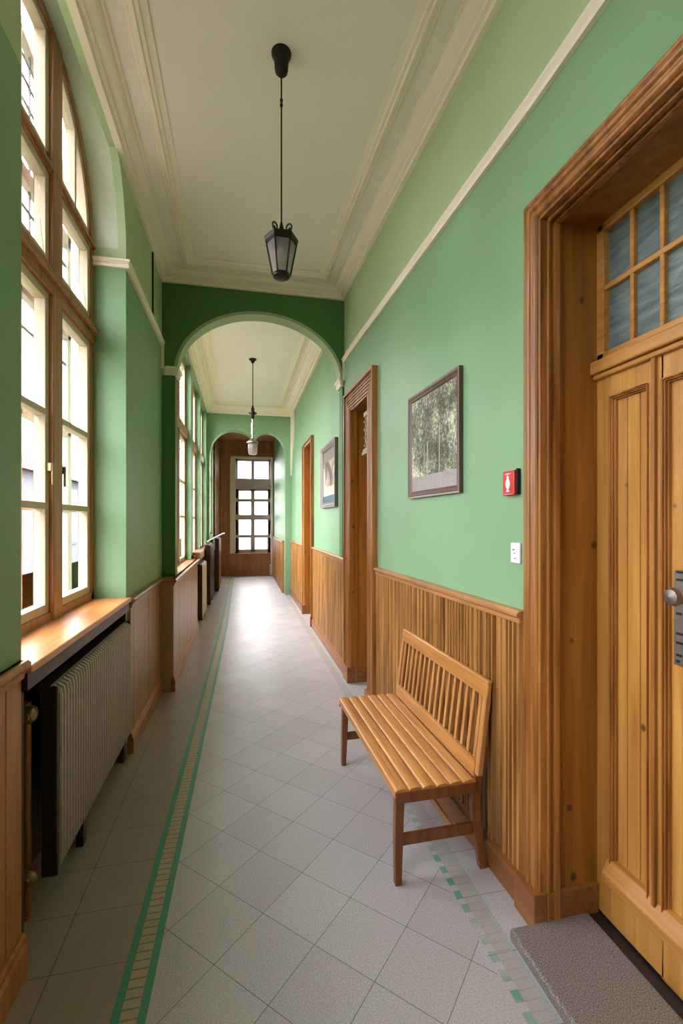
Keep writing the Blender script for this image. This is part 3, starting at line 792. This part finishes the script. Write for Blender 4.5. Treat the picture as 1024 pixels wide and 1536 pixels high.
# end door
d = thing('door_4', (.28, YE, 0), 'tall glazed door with ten panes at the far end of the corridor', 'door', kind='structure')
mb = MB(); mb.box(ED0, ED0+.16, YE-.04, YE+.1, .62, 3.5); mb.box(ED1-.05, ED1+.02, YE-.12, YE+.1, .0, 3.5); mb.box(ED1-.08, ED1+.03, YE-.14, YE, 0, .32)
mb.box(ED0, ED1, YE-.02, YE+.1, 3.46, 3.52)
mb.build('door_casing', M['jamb'], d, bevel=.006, label='cream painted jamb')
mb = MB(); x0, x1 = ED0+.16, ED1-.05; yy = (YE+.03, YE+.08)
mb.box(x0, x0+.07, *yy, .66, 3.46); mb.box(x1-.06, x1, *yy, .66, 3.46); mb.box(x0, x1, *yy, 3.38, 3.46)
mb.box(x0, x1, YE+.0, YE+.09, 2.56, 2.87); mb.box(x0, x1, *yy, .66, .77); mb.box(x0, x1, YE+.01, YE+.09, 1.64, 1.80)
mb.box(.285, .375, *yy, 2.8, 3.4); mb.box(.27, .39, *yy, .7, 2.6)
mb.box(x0, x0+.1, *yy, .66, 2.6); mb.box(x1-.09, x1, *yy, .66, 2.6)
mb.box(x0, x1, YE+.02, YE+.085, 2.18, 2.27); mb.box(x0, x1, YE+.02, YE+.085, 1.11, 1.20); mb.box(x0, x1, *yy, 2.50, 2.58)
mb.build('door_frame', M['greysash'], d, bevel=.004)
mb = MB(); mb.box(x0+.02, x1-.02, YE+.055, YE+.06, .7, 3.42); mb.build('glass', M['glass'], d)
mb = MB(); mb.box(ED0, ED1, YE-.02, YE+.1, 0, .62); mb.box(ED0, ED1, YE-.06, YE+.1, 0, .1); mb.box(ED0, ED1, YE-.06, YE+.1, .62, .655)
mb.build('kick_panel', M['vest'], d, bevel=.004)
mb = MB(); mb.tube([(.86, YE-.14, 2.62), (.80, YE-.16, 2.66)], .016); mb.tube([(.80, YE-.16, 2.66), (.80, YE-.0, 2.66)], .012); mb.build('latch', M['brass'], d)

# ------------------------------------------------------------------ radiators
def radiator(y0, y1, xb, xf, z0, z1, label, pitch=.034, matf='radiator', valves=True, end='radiator_dark'):
    t = thing('radiator', ((xb+xf)/2, y0, 0), label, 'radiator', 'column radiators along the left wall')
    mb = MB(); n = int((y1-y0-.03)/pitch); w_ = (y1-y0-.03)/n
    R = []
    prof = []
    for k in range(n):
        a = y0+.015+k*w_
        prof += [(a, -.034), (a+w_*.42, -.034), (a+w_*.45, .006), (a+w_*.55, .013), (a+w_*.84, .013), (a+w_*.96, .006), (a+w_*.995, -.034)]
    prof.append((y1-.015, 0))
    rows = [(z0, -.012), (z0+.02, 0), (z1-.05, 0), (z1-.02, -.006), (z1-.005, -.03)]
    V = [[mb.bm.verts.new((xf-.012+o_+dz, y, z)) for y, o_ in prof] for z, dz in rows]
    for i in range(len(rows)-1):
        for j in range(len(prof)-1): mb.bm.faces.new((V[i][j], V[i][j+1], V[i+1][j+1], V[i+1][j]))
    mb.box(xb+.01, xf-.055, y0+.01, y1-.01, z0+.01, z1-.01)
    mb.build('ribbed_body', M[matf], t)
    mb = MB(); mb.box(xb, xf-.03, y0-.002, y1+.002, z1-.012, z1+.006); mb.build('top_cover', M[end], t, bevel=.003)
    for a in (y0-.004, y1-.014):
        mb = MB(); mb.box(xb+.015, xf-.004, a, a+.018, z0-.01, z1); mb.build('end_plate', M[end], t, bevel=.006)
    for a in (y0+.38, y1-.10):
        mb = MB(); mb.box(xb+.02, xf-.025, a, a+.05, 0, z0+.02); mb.build('foot', M[end], t, bevel=.003)
    if valves:
        for z in (z1-.09, z0+.03):
            mb = MB(); px = xb-.02
            mb.lathe([(0, 0), (.020, .0), (.020, .02), (.034, .03), (.036, .042), (.036, .052), (.028, .062), (.016, .066), (.014, .078), (0, .08)], (0, 0, 0), 18)
            for v_ in mb.bm.verts: q_ = v_.co.copy(); v_.co = Vector((px+.005+q_.x, y0-.001-q_.z, z+q_.y))
            mb.build('valve', M['brass'], t, smooth=True)
        mb = MB(); mb.tube([(xb-.03, y0-.02, .0), (xb-.03, y0-.02, z1-.05)], .016, 12); mb.build('pipe', M['brown'], t, smooth=True)
    return t
radiator(2.10, 3.38, -.815, -.735, .15, .92, 'long grey ribbed radiator in the recess under the nearest window')
radiator(7.38, 8.25, -.665, -.585, .08, .93, 'pale smooth radiator standing on the left beyond the arch', .05, 'radiator_white', False)
radiator(8.75, 9.85, -.665, -.55, .10, 1.16, 'dark ribbed radiator on the left before the double arch', .05, 'radiator_dark', False)
radiator(10.5, 11.5, -.66, -.48, .10, 1.22, 'brown ribbed radiator at the left in the end vestibule', .06, 'casing_dark', False)
# pipes above far radiators
mb = MB(); mb.tube([(-.62, 8.7, 1.22), (-.60, 9.2, 1.24), (-.57, 9.8, 1.25), (-.5, 10.5, 1.28), (-.45, 11.5, 1.30), (-.42, 11.9, 1.30)], .016, 10)
mb.tube([(-.60, 10.0, 1.05), (-.60, 10.45, 1.05)], .018); mb.tube([(-.56, 9.9, 1.0), (-.56, 9.9, 1.26)], .02)
tag(mb.build('heating_pipe', M['steel'], smooth=True), 'shiny metal pipe running above the far radiators on the left', 'pipe')

# conduit on upper left wall
mb = MB(); mb.box(XL, XL+.012, 4.28, 4.31, 3.375, 3.955)
tag(mb.build('cable_conduit', M['black']), 'thin black vertical conduit high on the left wall beside the arch', 'conduit')

# ------------------------------------------------------------------ bench
B0 = Vector((.86, 2.44, 0))
bn = thing('bench', B0, 'slatted golden wood bench with a spindle back against the right wainscot', 'bench')
by0, by1 = 1.905, 2.985
xf, xk = .645, 1.035
ns = 6; sw = (xk-xf)/ns
for k in range(ns):
    mb = MB(); a = xf+k*sw
    pr = [(a+.0005, .395), (a+.0005, .418)]+[(a+sw/2-(sw/2-.0005)*cos(PI*q/8), .420+.013*sin(PI*q/8)) for q in range(0, 9)]+[(a+sw-.0005, .418), (a+sw-.0005, .395)]
    mb.rings([[(x_, by0, z_) for x_, z_ in pr], [(x_, by1, z_) for x_, z_ in pr]])
    mb.build('seat_slat', M['benchwood_y'], bn, bevel=.0015)
def lean(z): return 1.046+(z-.43)*.125      # back plane lean
def obox(mb, y0, y1, z0, z1, t, o0=0.0):
    mb.hexa([(lean(z0)+o0, y0, z0), (lean(z0)+t+o0, y0, z0), (lean(z0)+t+o0, y1, z0), (lean(z0)+o0, y1, z0), (lean(z1)+o0, y0, z1), (lean(z1)+t+o0, y0, z1), (lean(z1)+t+o0, y1, z1), (lean(z1)+o0, y1, z1)])
mb = MB(); obox(mb, by0-.0, by1, .79, .868, .024, -.006); mb.build('top_rail', M['benchwood_y'], bn, bevel=.006)
mb = MB(); obox(mb, by0+.028, by1-.028, .425, .50, .024, -.012); mb.build('lower_rail', M['benchwood_y'], bn, bevel=.005)
for a in (by0, by1-.034):
    mb = MB(); obox(mb, a, a+.034, .44, .80, .026, -.006); mb.build('back_post', M['benchwood'], bn, bevel=.004)
nsp = 16
for k in range(nsp):
    yc = by0+.06+k*(by1-by0-.12)/(nsp-1)
    mb = MB(); obox(mb, yc-.012, yc+.012, .49, .80, .013, .0); mb.build('back_slat', M['benchwood'], bn, bevel=.003)
def leg(pts, name='leg'):
    mb = MB(); mb.rings([[(x_-a_, y_-b_, z_), (x_+a_, y_-b_, z_), (x_+a_, y_+b_, z_), (x_-a_, y_+b_, z_)] for x_, y_, z_, a_, b_ in pts])
    return mb.build(name, M['benchleg'], bn, bevel=.003)
for (yc, s) in ((by0+.035, -1), (by1-.035, 1)):
    leg([(.668, yc+s*.005, 0, .015, .015), (.672, yc, .2, .019, .017), (.678, yc-s*.004, .398, .021, .019)])
    leg([(1.085, yc, 0, .019, .015), (1.062, yc, .16, .021, .016), (1.045, yc, .30, .022, .017), (1.062, yc, .46, .018, .016), (lean(.78)+.022, yc, .78, .011, .014)])
    mb = MB(); mb.box(.685, 1.052, yc-.009, yc+.009, .165, .215); mb.build('stretcher', M['benchleg'], bn, bevel=.003)
    mb = MB(); mb.box(.655, 1.04, yc-.013, yc+.013, .355, .394); ye = by0-.006 if s < 0 else by1; mb.box(.648, 1.034, ye, ye+.006, .372, .420); mb.build('seat_bearer', M['benchleg'], bn, bevel=.003)
mb = MB(); mb.box(.668, .684, by0+.05, by1-.05, .355, .395); mb.build('front_rail', M['benchleg'], bn, bevel=.002)
mb = MB(); mb.box(.94, .955, by0+.05, by1-.05, .17, .205); mb.build('long_stretcher', M['benchwood_y'], bn, bevel=.002)
bn.location.x -= .004; bn.rotation_euler.z = .018

# ------------------------------------------------------------------ lanterns
c = Vector((.205, 2.43, ZC))
t = thing('pendant_lantern', c, 'black iron six-sided lantern on a long rod hanging from the near ceiling', 'pendant lamp', 'corridor pendant lamps')
mb = MB(); mb.lathe([(0, 0), (.052, 0), (.052, -.010), (.046, -.024), (.038, -.036), (.036, -.08), (.032, -.10), (.018, -.116), (.006, -.12), (0, -.12)], c, 24)
mb.build('ceiling_canopy', M['iron'], t, smooth=True)
mb = MB(); mb.tube([c+Vector((0, 0, -.11)), c+Vector((0, 0, -.90))], .0042, 8)
mb.lathe([(0, 0), (.007, .005), (.009, .012), (.007, .02), (0, .025)], c+Vector((0, 0, -.26)), 10); mb.lathe([(0, 0), (.007, .005), (.009, .012), (.007, .02), (0, .025)], c+Vector((0, 0, -.285)), 10)
mb.build('rod', M['iron'], t, smooth=True)
zt = -.945
for k in range(4):
    an = PI/4+k*PI/2; mb = MB()
    pts = []
    for q in range(22):
        th = -PI/2+q*2.1*PI/21*1.15; r = .024*(1-.62*q/21)
        pts.append((.048+r*cos(th), -.0+r*sin(th)+.012))
    path = [c+Vector((.004*cos(an), .004*sin(an), zt+.045)), c+Vector((.014*cos(an), .014*sin(an), zt+.01))]+[c+Vector((p*cos(an), p*sin(an), zt+z_)) for p, z_ in pts]
    mb.tube(path, .0045, 6); mb.build('scroll', M['iron'], t, smooth=True)
mb = MB(); mb.lathe([(0, .06), (.006, .058), (.012, .03), (.008, .02), (.012, .0), (.03, -.012), (.06, -.018), (.088, -.024), (.09, -.032), (.086, -.05), (.078, -.056), (.0, -.056)], c+Vector((0, 0, zt)), 6, 0)
mb.build('lantern_cap', M['iron'], t, bevel=.002)
zb = zt-.22
def hexpt(r, k, z): return c+Vector((r*cos(k*PI/3), r*sin(k*PI/3), z))
mb = MB()
for k in range(6): mb.tube([hexpt(.080, k, zt-.052), hexpt(.047, k, zb)], .0048, 6)
for k in range(6):
    mb.tube([hexpt(.047, k, zb), hexpt(.047, (k+1) % 6, zb)], .005, 6); mb.tube([hexpt(.079, k, zt-.056), hexpt(.079, (k+1) % 6, zt-.056)], .005, 6)
mb.build('lantern_frame', M['iron'], t)
mb = MB(); mb.rings([[tuple(hexpt(.077, k, zt-.055)) for k in range(6)], [tuple(hexpt(.045, k, zb)) for k in range(6)]], caps=False); mb.build('lantern_glass', M['lampglass'], t)
mb = MB(); mb.lathe([(0, 0), (.045, 0), (.044, -.012), (.03, -.02), (0, -.022)], c+Vector((0, 0, zb)), 18); mb.build('lantern_base', M['iron'], t, smooth=True)
mb = MB(); mb.lathe([(0, 0), (.012, 0), (.014, -.03), (.024, -.06), (.028, -.085), (.02, -.11), (0, -.118)], c+Vector((0, 0, zt-.05)), 16); mb.build('bulb', M['white'], t, smooth=True)

c = Vector((.167, 7.1, ZC))
t = thing('pendant_lantern', c, 'small glass jar lantern with a crystal stem hanging beyond the arch', 'pendant lamp', 'corridor pendant lamps')
mb = MB(); mb.lathe([(0, 0), (.055, 0), (.055, -.014), (.03, -.03), (.02, -.06), (0, -.065)], c, 18); mb.build('ceiling_canopy', M['iron'], t, smooth=True)
mb = MB(); mb.tube([c+Vector((0, 0, -.05)), c+Vector((0, 0, -.74))], .007, 8); mb.build('rod', M['iron'], t, smooth=True)
mb = MB(); mb.lathe([(0, 0), (.012, -.03), (.02, -.06), (.03, -.08), (.02, -.10), (.045, -.13), (.045, -.155), (.02, -.17), (.03, -.2), (.012, -.23), (0, -.235)], c+Vector((0, 0, -.68)), 14)
mb.tube([c+Vector((-.06, 0, -.82)), c+Vector((.06, 0, -.82))], .012, 8); mb.build('turned_collar', M['iron'], t, smooth=True)
mb = MB(); mb.lathe([(0, 0), (.018, -.01), (.012, -.05), (.028, -.10), (.02, -.16), (.028, -.22), (.012, -.27), (.02, -.30), (0, -.31)], c+Vector((0, 0, -.90)), 14); mb.build('crystal_stem', M['chrome'], t, smooth=True)
mb = MB(); mb.lathe([(0, 0), (.03, -.005), (.05, -.03), (.085, -.055), (.088, -.075), (.07, -.085), (0, -.085)], c+Vector((0, 0, -1.2)), 18); mb.build('lantern_cap', M['steel'], t, smooth=True)
mb = MB(); mb.lathe([(.06, 0), (.07, -.02), (.068, -.13), (.055, -.165), (.0, -.17)], c+Vector((0, 0, -1.28)), 18); mb.build('lantern_glass', M['lampglass'], t, smooth=True)
mb = MB(); mb.lathe([(0, 0), (.02, 0), (.02, -.05), (.03, -.08), (.02, -.11), (0, -.12)], c+Vector((0, 0, -1.28)), 14); mb.build('bulb', M['brass'], t, smooth=True)

# ------------------------------------------------------------------ pictures and fittings
def picture(y0, y1, z0, z1, x, fw, th, mframe, mart, label, tilt=0):
    t = thing('framed_picture', (x, (y0+y1)/2, z0), label, 'picture')
    mb = MB()
    prof = [(0, 0), (0, th), (fw*.25, th*.9), (fw*.35, th*1.0), (fw*.6, th*.75), (fw*.75, th*.8), (fw, th*.45), (fw, 0)]
    mb.rings([[(XR(q)-o_+.0, q, z) for o_, q, z in r] for r in [
        [(o_, y0+w_, z0+w_) for w_, o_ in prof], [(o_, y1-w_, z0+w_) for w_, o_ in prof], [(o_, y1-w_, z1-w_) for w_, o_ in prof], [(o_, y0+w_, z1-w_) for w_, o_ in prof]]], loop=True)
    mb.build('picture_frame', mframe, t)
    a, b_ = y0+fw*.9, y1-fw*.9
    mb = MB(); xa, xb_ = XR(a), XR(b_)
    mb.hexa([(xa-.012, a, z0+fw*.9), (xa-.002, a, z0+fw*.9), (xb_-.002, b_, z0+fw*.9), (xb_-.012, b_, z0+fw*.9), (xa-.012, a, z1-fw*.9), (xa-.002, a, z1-fw*.9), (xb_-.002, b_, z1-fw*.9), (xb_-.012, b_, z1-fw*.9)])
    mb.build('print', mart, t)
    return t
picture(2.24, 2.94, 1.752, 2.425, 1.14, .045, .024, M['picframe'], M['art1'], 'brown framed woodland photograph on the green wall above the bench')
picture(5.12, 6.08, 1.772, 2.56, 1.07, .07, .04, M['greyframe'], M['art2'], 'grey framed pale poster with a blue foot, beyond the arch')

y0, y1 = 1.760, 1.848
xw = XR(1.8)
t = thing('fire_alarm_box', (xw, 1.804, 1.71), 'red fire alarm call box on the green wall beside the big door casing', 'fire alarm')
mb = MB(); mb.box(xw-.026, xw-.001, y0, y1, 1.713, 1.82); mb.build('alarm_body', M['red'], t, bevel=.004)
mb = MB(); mb.box(xw-.018, xw-.001, y0-.010, y0, 1.716, 1.826); mb.build('side_bracket', M['iron'], t, bevel=.002)
mb = MB(); sil = [(-.016, .0), (.016, .0), (.010, .006), (.004, .010), (.014, .022), (.018, .036), (.010, .052), (.006, .062), (.007, .070), (-.007, .070), (-.006, .062), (-.010, .052), (-.018, .036), (-.014, .022), (-.004, .010), (-.010, .006)]
mb.rings([[(xw-.0285, 1.804+a, 1.728+z) for a, z in sil], [(xw-.0255, 1.804+a, 1.728+z) for a, z in sil]])
mb.box(xw-.028, xw-.0255, 1.784, 1.824, 1.804, 1.808); mb.box(xw-.028, xw-.0255, 1.774, 1.834, 1.717, 1.7185)
mb.build('white_symbol', M['white'], t)
y0, y1 = 1.745, 1.812
t = thing('light_switch', (XR(1.78), 1.76, 1.42), 'white wall switch plate low on the green wall beside the big door casing', 'light switch')
mb = MB(); mb.box(XR(1.78)-.010, XR(1.78)-.0005, y0, y1, 1.42, 1.508); mb.build('switch_plate', M['white'], t, bevel=.003)
mb = MB()
for a, z in ((.018, 1.474), (.026, 1.476), (.03, 1.46)): mb.box(XR(1.78)-.0115, XR(1.78)-.0095, y1-a-.004, y1-a+.002, z, z+.004)
mb.box(XR(1.78)-.011, XR(1.78)-.0095, y1-.045, y1-.025, 1.439, 1.441)
mb.build('switch_marks', M['darkmark'], t)

# ------------------------------------------------------------------ outside
mb = MB(); mb.box(-60, -1.4, -40, 70, -1.0, -.9); mb.box(-60, 40, 14.2, 70, -1.0, -.9)
tag(mb.build('ground_outside', M['gravel']), 'grassy yard outside the windows', 'ground', kind='structure')
t = thing('neighbour_building', (-12, 20, -.9), 'pale grey rendered building seen through the near window', 'building')
mb = MB(); mb.box(-20, -10, 14, 34, -.9, 4.0); mb.build('wall', M['facade'], t)
mb = MB(); mb.rings([[(-20.5, y, 4.0), (-9.5, y, 4.0), (-15, y, 6.4)] for y in (13.5, 34.5)]); mb.build('roof', M['rooftile'], t)
for y in range(5):
    for z in (.2, 2.2):
        mb = MB(); mb.box(-10.02, -9.95, 15.5+y*3.6, 16.9+y*3.6, z, z+1.3); mb.build('window', M['farglass'], t)
for x_ in (-18, -15, -12):
    mb = MB(); mb.box(x_, x_+1.2, 13.95, 14.05, 1.0, 2.8); mb.build('window', M['farglass'], t)

# ------------------------------------------------------------------ world, portals, camera
w = bpy.data.worlds.new('sky'); bpy.context.scene.world = w; w.use_nodes = True
nt = w.node_tree; bg = nt.nodes['Background']
tc = N(nt, 'ShaderNodeTexCoord'); sx = N(nt, 'ShaderNodeSeparateXYZ'); lk(nt, tc.outputs['Generated'], sx.inputs[0])
cr = ramp(nt, sx.outputs['Z'], [(0, (.74, .71, .725, 1)), (.6, (1.42, 1.365, 1.42, 1))]); lk(nt, cr, bg.inputs['Color'])
bg.inputs['Strength'].default_value = 15.0
def portal(loc, rot, sx_, sy_):
    l = bpy.data.lights.new('window_daylight', 'AREA'); l.shape = 'RECTANGLE'; l.size = sx_; l.size_y = sy_
    l.cycles.is_portal = True
    o = bpy.data.objects.new('window_daylight', l); C.objects.link(o); o.location = loc; o.rotation_euler = rot
for c_ in niches: portal((-1.20, c_, 2.6), (0, -PI/2, 0), 3.3, 1.6)
for a, b_ in win2: portal((-.9, (a+b_)/2, 2.4), (0, -PI/2, 0), 2.9, b_-a)
portal((-.85, 10.95, 2.35), (0, -PI/2, 0), 2.1, 1.0)
portal(((ED0+ED1)/2, YE+.2, 2.1), (-PI/2, 0, 0), 1.4, 3.0)

F, TH, Y0 = 690.0, math.atan(150/690), 782
cam = bpy.data.cameras.new('camera'); co = bpy.data.objects.new('camera', cam); C.objects.link(co)
cam.sensor_fit = 'HORIZONTAL'; cam.sensor_width = 36; cam.lens = 36*F/1024
cam.shift_y = (Y0-768)/1024; cam.clip_start = .05
co.location = (0, 0, 1.6); co.rotation_euler = (PI/2, 0, -TH)
sc = bpy.context.scene; sc.camera = co
sc.view_settings.view_transform = 'Standard'; sc.view_settings.look = 'None'
sc.view_settings.gamma = 1; sc.view_settings.use_curve_mapping = False
sc.view_settings.exposure = 0.0
sc.cycles.max_bounces = 12; sc.cycles.diffuse_bounces = 8; sc.cycles.transparent_max_bounces = 16
